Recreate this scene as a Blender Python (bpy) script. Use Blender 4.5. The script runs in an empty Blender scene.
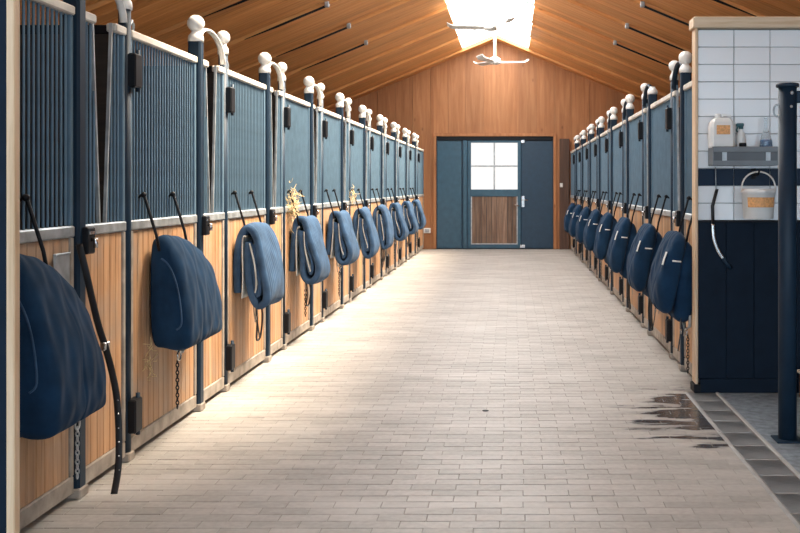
import bpy, math, random
from mathutils import Vector
random.seed(7)
S = bpy.context.scene
COL = S.collection
# ---------------------------------------------------------------- camera
F = 1000.0; PU, PV = 512.0, 186.0; EYE = 1.5          # focal length (px), vanishing point, eye height
cam = bpy.data.cameras.new('camera'); cam.sensor_width = 36.0; cam.lens = 45.0
cam.shift_x = (400 - PU) / 800.0; cam.shift_y = (PV - 266.5) / 800.0
cam.clip_start = 0.05
camo = bpy.data.objects.new('camera', cam); COL.objects.link(camo)
camo.location = (0, 0, EYE); camo.rotation_euler = (math.pi / 2, 0, 0)
S.camera = camo
# ---------------------------------------------------------------- world, sun, exposure
w = bpy.data.worlds.new('sky'); S.world = w; w.use_nodes = True
bg = w.node_tree.nodes['Background']; bg.inputs[0].default_value = (0.66, 0.84, 1.0, 1); bg.inputs[1].default_value = 2.4
sun = bpy.data.lights.new('sun', 'SUN'); sun.energy = 44.0; sun.angle = math.radians(34); sun.color = (1.0, 0.84, 0.64)
suno = bpy.data.objects.new('sun', sun); COL.objects.link(suno)
suno.location = (6, 4, 14)
suno.rotation_euler = Vector((-0.60, -0.16, -1)).to_track_quat('-Z', 'Y').to_euler()
SKYLIGHT_E = 12.0
S.view_settings.view_transform = 'Standard'; S.view_settings.look = 'None'
S.view_settings.gamma = 1; S.view_settings.use_curve_mapping = False
S.view_settings.exposure = 0.5

# ---------------------------------------------------------------- materials
def nmat(name):
    m = bpy.data.materials.new(name); m.use_nodes = True
    nt = m.node_tree; b = nt.nodes['Principled BSDF']
    return m, nt, b
def plain(name, col, rough=0.5, metal=0.0, var=0.12, scale=9.0, bump=0.0, spec=0.5, sheen=0.0, coat=0.0):
    m, nt, b = nmat(name); N = nt.nodes; L = nt.links
    tc = N.new('ShaderNodeTexCoord'); no = N.new('ShaderNodeTexNoise')
    no.inputs['Scale'].default_value = scale; no.inputs['Detail'].default_value = 6
    L.new(tc.outputs['Object'], no.inputs['Vector'])
    r = N.new('ShaderNodeValToRGB')
    r.color_ramp.elements[0].position = 0.3; r.color_ramp.elements[1].position = 0.7
    r.color_ramp.elements[0].color = [c * (1 - var) for c in col] + [1]
    r.color_ramp.elements[1].color = [min(1, c * (1 + var)) for c in col] + [1]
    L.new(no.outputs['Fac'], r.inputs['Fac']); L.new(r.outputs['Color'], b.inputs['Base Color'])
    b.inputs['Roughness'].default_value = rough; b.inputs['Metallic'].default_value = metal
    b.inputs['Specular IOR Level'].default_value = spec
    if sheen: b.inputs['Sheen Weight'].default_value = sheen; b.inputs['Sheen Roughness'].default_value = 0.4
    if coat: b.inputs['Coat Weight'].default_value = coat
    if bump:
        n2 = N.new('ShaderNodeTexNoise'); n2.inputs['Scale'].default_value = scale * 12; n2.inputs['Detail'].default_value = 4
        L.new(tc.outputs['Object'], n2.inputs['Vector'])
        bp = N.new('ShaderNodeBump'); bp.inputs['Strength'].default_value = bump; bp.inputs['Distance'].default_value = 0.01
        L.new(n2.outputs['Fac'], bp.inputs['Height']); L.new(bp.outputs['Normal'], b.inputs['Normal'])
    return m
def wood(name, dark, mid, light, axis, across=14.0, along=0.9, rough=0.6, tone=0.25, knots=True, wear=0.0):
    """grain runs along the given local axis; every board gets its own offset and tone"""
    m, nt, b = nmat(name); N = nt.nodes; L = nt.links
    tc = N.new('ShaderNodeTexCoord'); oi = N.new('ShaderNodeObjectInfo'); ge = N.new('ShaderNodeNewGeometry')
    ad = N.new('ShaderNodeMath'); ad.operation = 'ADD'; L.new(oi.outputs['Random'], ad.inputs[0]); L.new(ge.outputs['Random Per Island'], ad.inputs[1])
    fr = N.new('ShaderNodeMath'); fr.operation = 'FRACT'; L.new(ad.outputs[0], fr.inputs[0])
    sc = N.new('ShaderNodeVectorMath'); sc.operation = 'SCALE'; sc.inputs[0].default_value = (17.3, 23.1, 31.7); L.new(fr.outputs[0], sc.inputs['Scale'])
    va = N.new('ShaderNodeVectorMath'); va.operation = 'ADD'; L.new(tc.outputs['Object'], va.inputs[0]); L.new(sc.outputs[0], va.inputs[1])
    mp = N.new('ShaderNodeMapping'); s = [across] * 3; s[axis] = along; mp.inputs['Scale'].default_value = s
    L.new(va.outputs[0], mp.inputs['Vector'])
    no = N.new('ShaderNodeTexNoise'); no.inputs['Scale'].default_value = 1.6; no.inputs['Detail'].default_value = 8
    no.inputs['Roughness'].default_value = 0.62; no.inputs['Distortion'].default_value = 0.6
    L.new(mp.outputs[0], no.inputs['Vector'])
    r = N.new('ShaderNodeValToRGB'); cr = r.color_ramp
    cr.elements[0].position = 0.30; cr.elements[0].color = (*dark, 1)
    cr.elements[1].position = 0.72; cr.elements[1].color = (*light, 1)
    e = cr.elements.new(0.5); e.color = (*mid, 1)
    L.new(no.outputs['Fac'], r.inputs['Fac'])
    hsv = N.new('ShaderNodeHueSaturation')
    mr = N.new('ShaderNodeMapRange'); mr.inputs['To Min'].default_value = 1 - tone; mr.inputs['To Max'].default_value = 1 + tone
    L.new(fr.outputs[0], mr.inputs['Value']); L.new(mr.outputs[0], hsv.inputs['Value']); L.new(r.outputs['Color'], hsv.inputs['Color'])
    out = hsv.outputs['Color']
    if knots:
        vo = N.new('ShaderNodeTexVoronoi'); vo.inputs['Scale'].default_value = 1.0
        m2 = N.new('ShaderNodeMapping'); s2 = [3.0] * 3; s2[axis] = 1.5; m2.inputs['Scale'].default_value = s2
        L.new(va.outputs[0], m2.inputs['Vector']); L.new(m2.outputs[0], vo.inputs['Vector'])
        kr = N.new('ShaderNodeValToRGB'); kr.color_ramp.elements[0].position = 0.03; kr.color_ramp.elements[0].color = (0.7, 0.7, 0.7, 1)
        kr.color_ramp.elements[1].position = 0.09; kr.color_ramp.elements[1].color = (0, 0, 0, 1)
        L.new(vo.outputs['Distance'], kr.inputs['Fac'])
        mx = N.new('ShaderNodeMixRGB'); L.new(kr.outputs['Color'], mx.inputs['Fac']); L.new(out, mx.inputs[1])
        mx.inputs[2].default_value = (dark[0] * .55, dark[1] * .5, dark[2] * .5, 1); out = mx.outputs[0]
    if wear:      # grey dust and scuffs, with their own ragged outline
        wn = N.new('ShaderNodeTexNoise'); wn.inputs['Scale'].default_value = 3.5; wn.inputs['Detail'].default_value = 7
        L.new(ge.outputs['Position'], wn.inputs['Vector'])
        wr = N.new('ShaderNodeValToRGB'); wr.color_ramp.elements[0].position = 0.46; wr.color_ramp.elements[0].color = (0, 0, 0, 1)
        wr.color_ramp.elements[1].position = 0.68; wr.color_ramp.elements[1].color = (wear, wear, wear, 1)
        L.new(wn.outputs['Fac'], wr.inputs['Fac'])
        mw = N.new('ShaderNodeMixRGB'); L.new(wr.outputs['Color'], mw.inputs['Fac']); L.new(out, mw.inputs[1])
        mw.inputs[2].default_value = (0.36, 0.31, 0.26, 1); out = mw.outputs[0]
    L.new(out, b.inputs['Base Color']); b.inputs['Roughness'].default_value = rough
    bp = N.new('ShaderNodeBump'); bp.inputs['Strength'].default_value = 0.25; bp.inputs['Distance'].default_value = 0.004
    L.new(no.outputs['Fac'], bp.inputs['Height']); L.new(bp.outputs['Normal'], b.inputs['Normal'])
    return m
def emis(name, col, e, transp=0.0):
    m = bpy.data.materials.new(name); m.use_nodes = True; nt = m.node_tree; nt.nodes.clear()
    o = nt.nodes.new('ShaderNodeOutputMaterial'); em = nt.nodes.new('ShaderNodeEmission')
    em.inputs[0].default_value = (*col, 1); em.inputs[1].default_value = e
    if transp:
        t = nt.nodes.new('ShaderNodeBsdfTransparent'); mx = nt.nodes.new('ShaderNodeMixShader'); mx.inputs[0].default_value = 1 - transp
        nt.links.new(t.outputs[0], mx.inputs[1]); nt.links.new(em.outputs[0], mx.inputs[2]); nt.links.new(mx.outputs[0], o.inputs[0])
    else: nt.links.new(em.outputs[0], o.inputs[0])
    return m
def quilt(name, col, pitch=0.045, var=0.25):
    m = plain(name, col, 0.9, var=var, scale=8, spec=0.15, sheen=0.03); nt = m.node_tree; N = nt.nodes; L = nt.links
    tc = N.new('ShaderNodeTexCoord'); wv = N.new('ShaderNodeTexWave'); wv.bands_direction = 'Y'; wv.inputs['Scale'].default_value = 0.314 / pitch
    wv.inputs['Distortion'].default_value = 1.2; wv.inputs['Detail'].default_value = 2; wv.inputs['Detail Scale'].default_value = 0.6
    L.new(tc.outputs['Object'], wv.inputs['Vector'])
    no = N.new('ShaderNodeTexNoise'); no.inputs['Scale'].default_value = 14; no.inputs['Detail'].default_value = 6; L.new(tc.outputs['Object'], no.inputs['Vector'])
    ad = N.new('ShaderNodeMath'); ad.operation = 'MULTIPLY_ADD'; ad.inputs[1].default_value = 0.8; L.new(no.outputs['Fac'], ad.inputs[0]); L.new(wv.outputs['Fac'], ad.inputs[2])
    bp = N.new('ShaderNodeBump'); bp.inputs['Strength'].default_value = 0.4; bp.inputs['Distance'].default_value = 0.009
    L.new(ad.outputs[0], bp.inputs['Height']); L.new(bp.outputs['Normal'], N['Principled BSDF'].inputs['Normal'])
    return m
def brick_mat():
    m, nt, b = nmat('paving_brick'); N = nt.nodes; L = nt.links
    oi = N.new('ShaderNodeObjectInfo'); ge = N.new('ShaderNodeNewGeometry')
    ad = N.new('ShaderNodeMath'); ad.operation = 'ADD'; L.new(oi.outputs['Random'], ad.inputs[0]); L.new(ge.outputs['Random Per Island'], ad.inputs[1])
    fr = N.new('ShaderNodeMath'); fr.operation = 'FRACT'; L.new(ad.outputs[0], fr.inputs[0])
    r = N.new('ShaderNodeValToRGB'); cr = r.color_ramp
    cr.elements[0].position = 0; cr.elements[0].color = (0.34, 0.315, 0.288, 1)
    cr.elements[1].position = 1; cr.elements[1].color = (0.425, 0.397, 0.365, 1)
    e = cr.elements.new(0.5); e.color = (0.385, 0.357, 0.327, 1)
    L.new(fr.outputs[0], r.inputs['Fac'])
    no = N.new('ShaderNodeTexNoise'); no.inputs['Scale'].default_value = 30; no.inputs['Detail'].default_value = 6
    L.new(ge.outputs['Position'], no.inputs['Vector'])
    n2 = N.new('ShaderNodeTexNoise'); n2.inputs['Scale'].default_value = 0.9; n2.inputs['Detail'].default_value = 7; n2.inputs['Roughness'].default_value = 0.65
    mpd = N.new('ShaderNodeMapping'); mpd.inputs['Scale'].default_value = (1.0, 2.2, 1.0)
    L.new(ge.outputs['Position'], mpd.inputs['Vector']); L.new(mpd.outputs[0], n2.inputs['Vector'])
    hs = N.new('ShaderNodeHueSaturation'); mr = N.new('ShaderNodeMapRange'); mr.inputs['From Min'].default_value = 0.3; mr.inputs['From Max'].default_value = 0.7
    mr.inputs['To Min'].default_value = 0.9; mr.inputs['To Max'].default_value = 1.1
    L.new(no.outputs['Fac'], mr.inputs['Value']); L.new(mr.outputs[0], hs.inputs['Value']); L.new(r.outputs['Color'], hs.inputs['Color'])
    # swept dust, pale
    dr = N.new('ShaderNodeValToRGB'); dr.color_ramp.elements[0].position = 0.48; dr.color_ramp.elements[0].color = (0, 0, 0, 1)
    dr.color_ramp.elements[1].position = 0.72; dr.color_ramp.elements[1].color = (.9, .9, .9, 1)
    L.new(n2.outputs['Fac'], dr.inputs['Fac'])
    md = N.new('ShaderNodeMixRGB'); L.new(dr.outputs['Color'], md.inputs['Fac']); L.new(hs.outputs['Color'], md.inputs[1]); md.inputs[2].default_value = (0.54, 0.51, 0.475, 1)
    # water spilled from the wash bay: a ragged wet patch round one spot
    vm = N.new('ShaderNodeVectorMath'); vm.operation = 'SUBTRACT'; vm.inputs[1].default_value = (1.42, 6.55, 0)
    L.new(ge.outputs['Position'], vm.inputs[0])
    v2 = N.new('ShaderNodeVectorMath'); v2.operation = 'MULTIPLY'; v2.inputs[1].default_value = (1.45, 1.05, 0); L.new(vm.outputs[0], v2.inputs[0])
    ln = N.new('ShaderNodeVectorMath'); ln.operation = 'LENGTH'; L.new(v2.outputs[0], ln.inputs[0])
    n3 = N.new('ShaderNodeTexNoise'); n3.inputs['Scale'].default_value = 3.0; n3.inputs['Detail'].default_value = 5
    mp3 = N.new('ShaderNodeMapping'); mp3.inputs['Scale'].default_value = (0.7, 2.6, 1); L.new(ge.outputs['Position'], mp3.inputs['Vector']); L.new(mp3.outputs[0], n3.inputs['Vector'])
    sb = N.new('ShaderNodeMath'); sb.operation = 'MULTIPLY_ADD'; sb.inputs[1].default_value = 2.4; sb.inputs[2].default_value = -1.2
    L.new(n3.outputs['Fac'], sb.inputs[0])
    a2 = N.new('ShaderNodeMath'); a2.operation = 'ADD'; L.new(ln.outputs['Value'], a2.inputs[0]); L.new(sb.outputs[0], a2.inputs[1])
    wr = N.new('ShaderNodeValToRGB'); wr.color_ramp.elements[0].position = 0.62; wr.color_ramp.elements[0].color = (1, 1, 1, 1)
    wr.color_ramp.elements[1].position = 0.86; wr.color_ramp.elements[1].color = (0, 0, 0, 1); L.new(a2.outputs[0], wr.inputs['Fac'])
    mw = N.new('ShaderNodeMixRGB'); L.new(wr.outputs['Color'], mw.inputs['Fac']); L.new(md.outputs[0], mw.inputs[1]); mw.inputs[2].default_value = (0.075, 0.075, 0.08, 1)
    L.new(mw.outputs[0], b.inputs['Base Color'])
    rr = N.new('ShaderNodeMapRange'); rr.inputs['To Min'].default_value = 0.5; rr.inputs['To Max'].default_value = 0.16
    L.new(wr.outputs['Color'], rr.inputs['Value']); L.new(rr.outputs[0], b.inputs['Roughness'])
    bp = N.new('ShaderNodeBump'); bp.inputs['Strength'].default_value = 0.3; bp.inputs['Distance'].default_value = 0.004
    L.new(no.outputs['Fac'], bp.inputs['Height']); L.new(bp.outputs['Normal'], b.inputs['Normal'])
    return m

M = dict(
    navy=plain('navy_paint', (0.009, 0.024, 0.045), 0.5, bump=0.03, spec=0.25),
    bar=plain('blue_bar_paint', (0.105, 0.172, 0.235), 0.45, spec=0.35),
    galv=plain('galvanised_steel', (0.42, 0.45, 0.47), 0.45, 0.55, 0.25, 14),
    weather=plain('weathered_rail', (0.33, 0.285, 0.24), 0.75, var=0.3, scale=12),
    cap=plain('pale_capping', (0.60, 0.56, 0.50), 0.6, var=0.15),
    white=plain('white_paint', (0.80, 0.79, 0.76), 0.35, var=0.05),
    black=plain('black_metal', (0.008, 0.009, 0.012), 0.5, spec=0.2),
    leather=plain('black_leather', (0.014, 0.014, 0.016), 0.5, bump=0.1),
    fabric=quilt('navy_fabric', (0.0095, 0.033, 0.074), 0.09),
    sunlit=quilt('sunlit_fabric', (0.045, 0.09, 0.165), 0.045, 0.35),  # navy blanket cloth made lighter, sun on the far blankets put into the colour
    lining=plain('pale_lining', (0.50, 0.50, 0.48), 0.9, var=0.2),
    rope=plain('rope', (0.30, 0.27, 0.23), 0.9, var=0.3, scale=40),
    chrome=plain('chrome', (0.6, 0.6, 0.6), 0.25, 1.0),
    brick=brick_mat(),
    mortar=plain('mortar', (0.32, 0.295, 0.265), 0.95, bump=0.3),
    kerb=plain('kerb_stone', (0.40, 0.40, 0.40), 0.6, bump=0.2),
    gutter=plain('gutter_stone', (0.17, 0.175, 0.18), 0.28, var=0.75, scale=2.2, bump=0.2),
    mat=plain('bay_mat', (0.19, 0.225, 0.26), 0.5, var=0.4, scale=18, bump=0.6),
    tile=plain('white_tile', (0.84, 0.86, 0.88), 0.12, var=0.03, scale=2),
    tilenavy=plain('navy_tile', (0.008, 0.020, 0.045), 0.3, var=0.1, spec=0.12),
    grout=plain('grout', (0.40, 0.42, 0.44), 0.9),
    board=plain('navy_board', (0.006, 0.014, 0.028), 0.6, var=0.15, bump=0.04, spec=0.12),
    darkpart=wood('dark_partition', (0.02, 0.016, 0.014), (0.035, 0.026, 0.02), (0.05, 0.036, 0.028), 0, knots=False),
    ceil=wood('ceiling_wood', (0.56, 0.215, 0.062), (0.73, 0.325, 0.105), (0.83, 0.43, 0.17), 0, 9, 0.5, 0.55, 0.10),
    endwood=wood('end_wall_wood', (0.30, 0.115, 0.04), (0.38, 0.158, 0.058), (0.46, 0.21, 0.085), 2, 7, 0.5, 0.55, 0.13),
    plank=wood('stall_plank_wood', (0.31, 0.15, 0.065), (0.49, 0.265, 0.13), (0.60, 0.375, 0.21), 2, 16, 0.8, 0.6, 0.2, wear=0.4),
    trim=wood('pale_pine', (0.50, 0.33, 0.19), (0.64, 0.46, 0.30), (0.74, 0.58, 0.41), 2, 16, 0.8, 0.55, 0.05),
    trimh=wood('pale_pine_across', (0.50, 0.34, 0.20), (0.64, 0.48, 0.32), (0.74, 0.60, 0.44), 0, 16, 0.8, 0.55, 0.05),
    doorplank=wood('door_plank_wood', (0.10, 0.06, 0.042), (0.20, 0.125, 0.085), (0.31, 0.21, 0.15), 2, 18, 0.8, 0.6, 0.35),
    darkwood=wood('dark_post_wood', (0.05, 0.024, 0.016), (0.085, 0.042, 0.026), (0.12, 0.06, 0.036), 2),
    sky=emis('skylight_pane', (1.0, 0.97, 0.92), SKYLIGHT_E, 0.7),
    pane=emis('daylit_pane', (1.0, 0.985, 0.96), 0.75),
    shadeddoor=plain('shaded_door_paint', (0.014, 0.045, 0.085), 0.42),  # same door paint, darkened so shade on one panel is in the colour
    doorpaint=plain('door_paint', (0.032, 0.095, 0.150), 0.4),
    plastic=plain('white_plastic', (0.82, 0.82, 0.80), 0.35, var=0.03),
    orange=plain('orange_label', (0.85, 0.42, 0.17), 0.6, var=0.25, scale=60),
    teal=plain('teal_plastic', (0.02, 0.10, 0.12), 0.35),
    smoky=plain('smoky_plastic', (0.07, 0.075, 0.085), 0.3),
    greymetal=plain('grey_tray', (0.16, 0.17, 0.18), 0.4, 0.3),
    hay=plain('hay', (0.72, 0.55, 0.30), 0.9, var=0.3, scale=30),
)
def glass(name, col, rough=0.05):
    m, nt, b = nmat(name); b.inputs['Base Color'].default_value = (*col, 1); b.inputs['Transmission Weight'].default_value = 0.85
    b.inputs['Roughness'].default_value = rough; b.inputs['IOR'].default_value = 1.2
    return m
M['bottle'] = glass('clear_bottle', (0.85, 0.92, 0.95)); M['liquid'] = plain('blue_liquid', (0.15, 0.28, 0.5), 0.2)

# ---------------------------------------------------------------- mesh helpers
class MB:
    def __init__(s, sgn=1): s.v = []; s.f = []; s.sm = []; s.sgn = sgn
    def add(s, vs, fs, smooth=False):
        o = len(s.v); g = s.sgn
        s.v += [(g * x, y, z) for x, y, z in vs]
        s.f += [tuple(o + i for i in (f if g > 0 else reversed(f))) for f in fs]; s.sm += [smooth] * len(fs); return s
    def box(s, x0, x1, y0, y1, z0, z1, c=0.0):
        if c <= 0:
            vs = [(x, y, z) for z in (z0, z1) for y in (y0, y1) for x in (x0, x1)]
            return s.add(vs, [(0, 2, 3, 1), (4, 5, 7, 6), (0, 1, 5, 4), (2, 6, 7, 3), (0, 4, 6, 2), (1, 3, 7, 5)])
        X = (x0, x1); Y = (y0, y1); Z = (z0, z1); d = (c, -c); vs = []; ix = {}
        for i in (0, 1):
            for j in (0, 1):
                for k in (0, 1):
                    ix[i, j, k, 0] = len(vs); vs.append((X[i], Y[j] + d[j], Z[k] + d[k]))
                    ix[i, j, k, 1] = len(vs); vs.append((X[i] + d[i], Y[j], Z[k] + d[k]))
                    ix[i, j, k, 2] = len(vs); vs.append((X[i] + d[i], Y[j] + d[j], Z[k]))
        g = lambda i, j, k, a: ix[i, j, k, a]; fs = []
        def q(l, n):
            a, b, cc = [Vector(vs[t]) for t in l[:3]]
            if (b - a).cross(cc - a).dot(Vector(n)) < 0: l = l[::-1]
            fs.append(tuple(l))
        for i in (0, 1):
            n = (2 * i - 1)
            q([g(i, 0, 0, 0), g(i, 1, 0, 0), g(i, 1, 1, 0), g(i, 0, 1, 0)], (n, 0, 0))
            q([g(0, i, 0, 1), g(1, i, 0, 1), g(1, i, 1, 1), g(0, i, 1, 1)], (0, n, 0))
            q([g(0, 0, i, 2), g(1, 0, i, 2), g(1, 1, i, 2), g(0, 1, i, 2)], (0, 0, n))
            for j in (0, 1):
                m = 2 * j - 1
                q([g(i, j, 0, 0), g(i, j, 1, 0), g(i, j, 1, 1), g(i, j, 0, 1)], (n, m, 0))
                q([g(i, 0, j, 0), g(i, 1, j, 0), g(i, 1, j, 2), g(i, 0, j, 2)], (n, 0, m))
                q([g(0, i, j, 1), g(1, i, j, 1), g(1, i, j, 2), g(0, i, j, 2)], (0, n, m))
                for k in (0, 1): q([g(i, j, k, 0), g(i, j, k, 1), g(i, j, k, 2)], (n, m, 2 * k - 1))
        return s.add(vs, fs)
    def prism(s, poly, y0, y1):
        """polygon in x,z (counter-clockwise seen from -y) extruded along y"""
        n = len(poly); vs = [(x, y0, z) for x, z in poly] + [(x, y1, z) for x, z in poly]
        fs = [tuple(range(n)), tuple(reversed(range(n, 2 * n)))]
        fs += [(i, i + n, (i + 1) % n + n, (i + 1) % n) for i in range(n)]
        return s.add(vs, fs)
    def prismx(s, poly, x0, x1):
        """polygon in y,z extruded along x"""
        n = len(poly); vs = [(x0, y, z) for y, z in poly] + [(x1, y, z) for y, z in poly]
        fs = [tuple(reversed(range(n))), tuple(range(n, 2 * n))]
        fs += [(i, (i + 1) % n, (i + 1) % n + n, i + n) for i in range(n)]
        return s.add(vs, fs)
    def tube(s, pts, r, n=8, rx=None, cap=True):
        """round (or flat when rx is given) tube along points"""
        P = [Vector(p) for p in pts]; R = r if isinstance(r, (list, tuple)) else [r] * len(P)
        vs = []; fs = []; up = None
        for i, p in enumerate(P):
            t = (P[min(i + 1, len(P) - 1)] - P[max(i - 1, 0)]).normalized()
            if up is None: up = Vector((1, 0, 0)) if abs(t.x) < 0.8 else Vector((0, 0, 1))
            a = (up - t * up.dot(t)).normalized(); bb = t.cross(a); up = a
            for k in range(n):
                an = 2 * math.pi * k / n
                q = p + a * math.cos(an) * (rx if rx else R[i]) + bb * math.sin(an) * R[i]
                vs.append(tuple(q))
        for i in range(len(P) - 1):
            for k in range(n):
                k2 = (k + 1) % n; fs.append((i * n + k, i * n + k2, (i + 1) * n + k2, (i + 1) * n + k))
        if cap: fs.append(tuple(reversed(range(n)))); fs.append(tuple(range((len(P) - 1) * n, len(P) * n)))
        return s.add(vs, fs, True)
    def lathe(s, prof, cx=0, cy=0, n=20, smooth=True):
        """prof: list of (radius, z) from bottom to top about a vertical axis"""
        vs = []; fs = []
        for r, z in prof:
            for k in range(n):
                a = 2 * math.pi * k / n; vs.append((cx + r * math.cos(a), cy + r * math.sin(a), z))
        for i in range(len(prof) - 1):
            for k in range(n):
                k2 = (k + 1) % n; fs.append((i * n + k, i * n + k2, (i + 1) * n + k2, (i + 1) * n + k))
        fs.append(tuple(reversed(range(n)))); fs.append(tuple(range((len(prof) - 1) * n, len(prof) * n)))
        return s.add(vs, fs, smooth)
    def sphere(s, c, r, n=18, m=10):
        return s.lathe([(max(1e-4, r * math.cos(-math.pi / 2 + math.pi * i / m)), c[2] + r * math.sin(-math.pi / 2 + math.pi * i / m)) for i in range(m + 1)], c[0], c[1], n)
    def mesh(s, name):
        me = bpy.data.meshes.new(name); me.from_pydata(s.v, [], s.f); me.polygons.foreach_set('use_smooth', s.sm); me.update(); return me
def obj(name, mb, mat, parent=None, loc=(0, 0, 0), rot=(0, 0, 0)):
    me = mb.mesh(name) if isinstance(mb, MB) else mb
    if mat and not me.materials: me.materials.append(M[mat])
    o = bpy.data.objects.new(name, me); COL.objects.link(o); o.location = loc; o.rotation_euler = rot
    if parent: o.parent = parent
    return o
def tag(o, label, cat, group=None):
    o['label'] = label; o['category'] = cat
    if group: o['group'] = group
    return o
def thing(name, label, cat, loc=(0, 0, 0), group=None, rot=(0, 0, 0)):
    o = bpy.data.objects.new(name, None); COL.objects.link(o); o.location = loc; o.rotation_euler = rot; o.empty_display_size = 0.1
    return tag(o, label, cat, group)
def struct(o): o['kind'] = 'structure'; return o
def stuff(o): o['kind'] = 'stuff'; return o
def crom(P, n=8, closed=False):
    out = []; N = len(P)
    for i in range(N if closed else N - 1):
        g = (lambda j: P[j % N]) if closed else (lambda j: P[max(0, min(N - 1, j))])
        a, b, c, d = g(i - 1), g(i), g(i + 1), g(i + 2)
        for k in range(n):
            t = k / n
            out.append(tuple(.5 * (2 * b[q] + (c[q] - a[q]) * t + (2 * a[q] - 5 * b[q] + 4 * c[q] - d[q]) * t * t + (3 * b[q] - a[q] - 3 * c[q] + d[q]) * t ** 3) for q in range(len(b))))
    if not closed: out.append(tuple(P[-1]))
    return out
ORD = ['first', 'second', 'third', 'fourth', 'fifth', 'sixth', 'seventh', 'eighth', 'ninth', 'tenth', 'eleventh']

# ---------------------------------------------------------------- the place: sizes
XL, XR = -2.115, 1.411            # stall fronts either side of the aisle
YE = 23.8                         # end wall
RX, RZ, PIT = -0.38, 5.0, 0.42    # ridge and roof pitch
XWL, XWR = -5.3, 4.6              # outer walls
YN = -1.5                         # open near end of the building
roofz = lambda x: RZ - PIT * abs(x - RX)

# ---------------------------------------------------------------- floor
floor = struct(obj('floor', MB().box(XWL, 1.475, YN, YE + .3, -0.12, -0.003), 'mortar'))
BL, BC, J = 0.222, 0.0915, 0.0034
def brick_mb(L, x=0, y=0, z=0):
    h = (L - J) / 2; d = (BC - J) / 2; c = 0.0018; mb = MB()
    vs = [(x - h, y - d, z - .03), (x + h, y - d, z - .03), (x + h, y + d, z - .03), (x - h, y + d, z - .03),
          (x - h, y - d, z - c), (x + h, y - d, z - c), (x + h, y + d, z - c), (x - h, y + d, z - c),
          (x - h + c, y - d + c, z), (x + h - c, y - d + c, z), (x + h - c, y + d - c, z), (x - h + c, y + d - c, z)]
    fs = [(8, 9, 10, 11)]
    for a in (0, 4):
        for i in range(4): j = (i + 1) % 4; fs.append((a + i, a + j, a + 4 + j, a + 4 + i))
    return vs, fs
XF0, XF1 = XL - 0.05, 1.255
bm_rest = MB(); bmesh_cache = {}; nb = 0
ncourse = int((YE - 0.02 - 1.0) / BC)
for r in range(ncourse):
    y = 1.0 + BC * (r + .5); x = XF0 - (BL * 0.5 if r % 2 else 0.0) + random.uniform(-.006, .006)
    xf1 = XF1 if y < 7.3 else 1.47
    while x < xf1 - 0.01:
        a, b = max(x, XF0), min(x + BL, xf1); x += BL
        if b - a < 0.03: continue
        cx = (a + b) / 2; L = round(b - a, 3); z = random.uniform(-0.0016, 0.0008)
        u = PU + F * cx / y; v = PV + F * EYE / y
        if nb < 300 and -20 < u < 815 and v < 538:
            if L not in bmesh_cache:
                q = MB(); q.add(*brick_mb(L)); bmesh_cache[L] = q.mesh('brick')
            obj('brick', bmesh_cache[L], 'brick', floor, (cx, y, z), (random.uniform(-.006, .006), random.uniform(-.004, .004), 0)); nb += 1
        else: bm_rest.add(*brick_mb(L, cx, y, z))
stuff(obj('paving_bricks', bm_rest, 'brick', floor))
# edging between the paving and the wash bay: a thin kerb, then dark wet gutter stones
yy = 1.0; gm = MB().box(-0.098, 0.098, -0.145, 0.145, -0.05, 0.0, 0.006).mesh('gutter_stone'); km = MB().box(-0.011, 0.011, -0.295, 0.295, -0.05, 0.002, 0.003).mesh('kerb_strip')
for i in range(21): obj('gutter_stone', gm, 'gutter', floor, (1.373, 7.13 - .3 * i, 0))
for i in range(11):
    obj('kerb_strip', km, 'kerb', floor, (1.263, 6.98 - .6 * i, 0)); obj('kerb_strip', km, 'kerb', floor, (1.486, 6.98 - .6 * i, 0.004))
bay = struct(obj('floor_wash_bay', MB().box(1.475, XWR, YN, 7.28, -0.12, 0.0), 'mat'))
struct(obj('floor_stalls', MB().box(1.475, XWR, 7.28, YE, -0.12, -0.006), 'mortar'))

# ---------------------------------------------------------------- roof
ceiling = struct(obj('ceiling', MB().prism([(XWL, roofz(XWL) + .10), (RX - .76, roofz(RX - .76) + .10), (RX - .76, roofz(RX - .76) + .16), (XWL, roofz(XWL) + .16)], YN, YE)
                     .prism([(RX + .76, roofz(RX + .76) + .10), (XWR, roofz(XWR) + .10), (XWR, roofz(XWR) + .16), (RX + .76, roofz(RX + .76) + .16)], YN, YE), 'black'))
ang = math.atan(PIT); MOD = 1.86; Y0C = 13.95 - 9 * MOD + .0
SKW, SKY0 = 0.76, 6.51
NBD = 6; cb = {}
for side in (-1, 1):
    xe = XWL if side < 0 else XWR
    for i in range(0, 15):
        ys = Y0C + MOD * i
        for j in range(NBD):
            ya = ys + 0.016 + j * (MOD - .032) / NBD; yb = ya + (MOD - .032) / NBD - .004
            ya, yb = max(ya, YN), min(yb, YE - .005)
            if yb - ya < .05: continue
            full = yb < SKY0 + .2 or ya > 23.2
            x_in = 0.0 if full else SKW
            ln = (abs(xe - RX) - x_in) / math.cos(ang); key = (round(ln, 3), round(yb - ya, 3))
            if key not in cb: cb[key] = MB().box(-ln / 2, ln / 2, -(yb - ya) / 2, (yb - ya) / 2, 0, 0.07, 0.004).mesh('ceiling_board')
            xm = RX + side * (x_in + abs(xe - RX)) / 2
            lap = -.05 * (1 - ((ya + yb) / 2 - ys) / MOD)      # lapped panels: each hangs a little lower at its near edge
            obj('ceiling_board', cb[key], 'ceil', ceiling, (xm, (ya + yb) / 2, roofz(xm) + lap), (math.atan(.05 / MOD), -ang if side < 0 else ang, 0))
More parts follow.
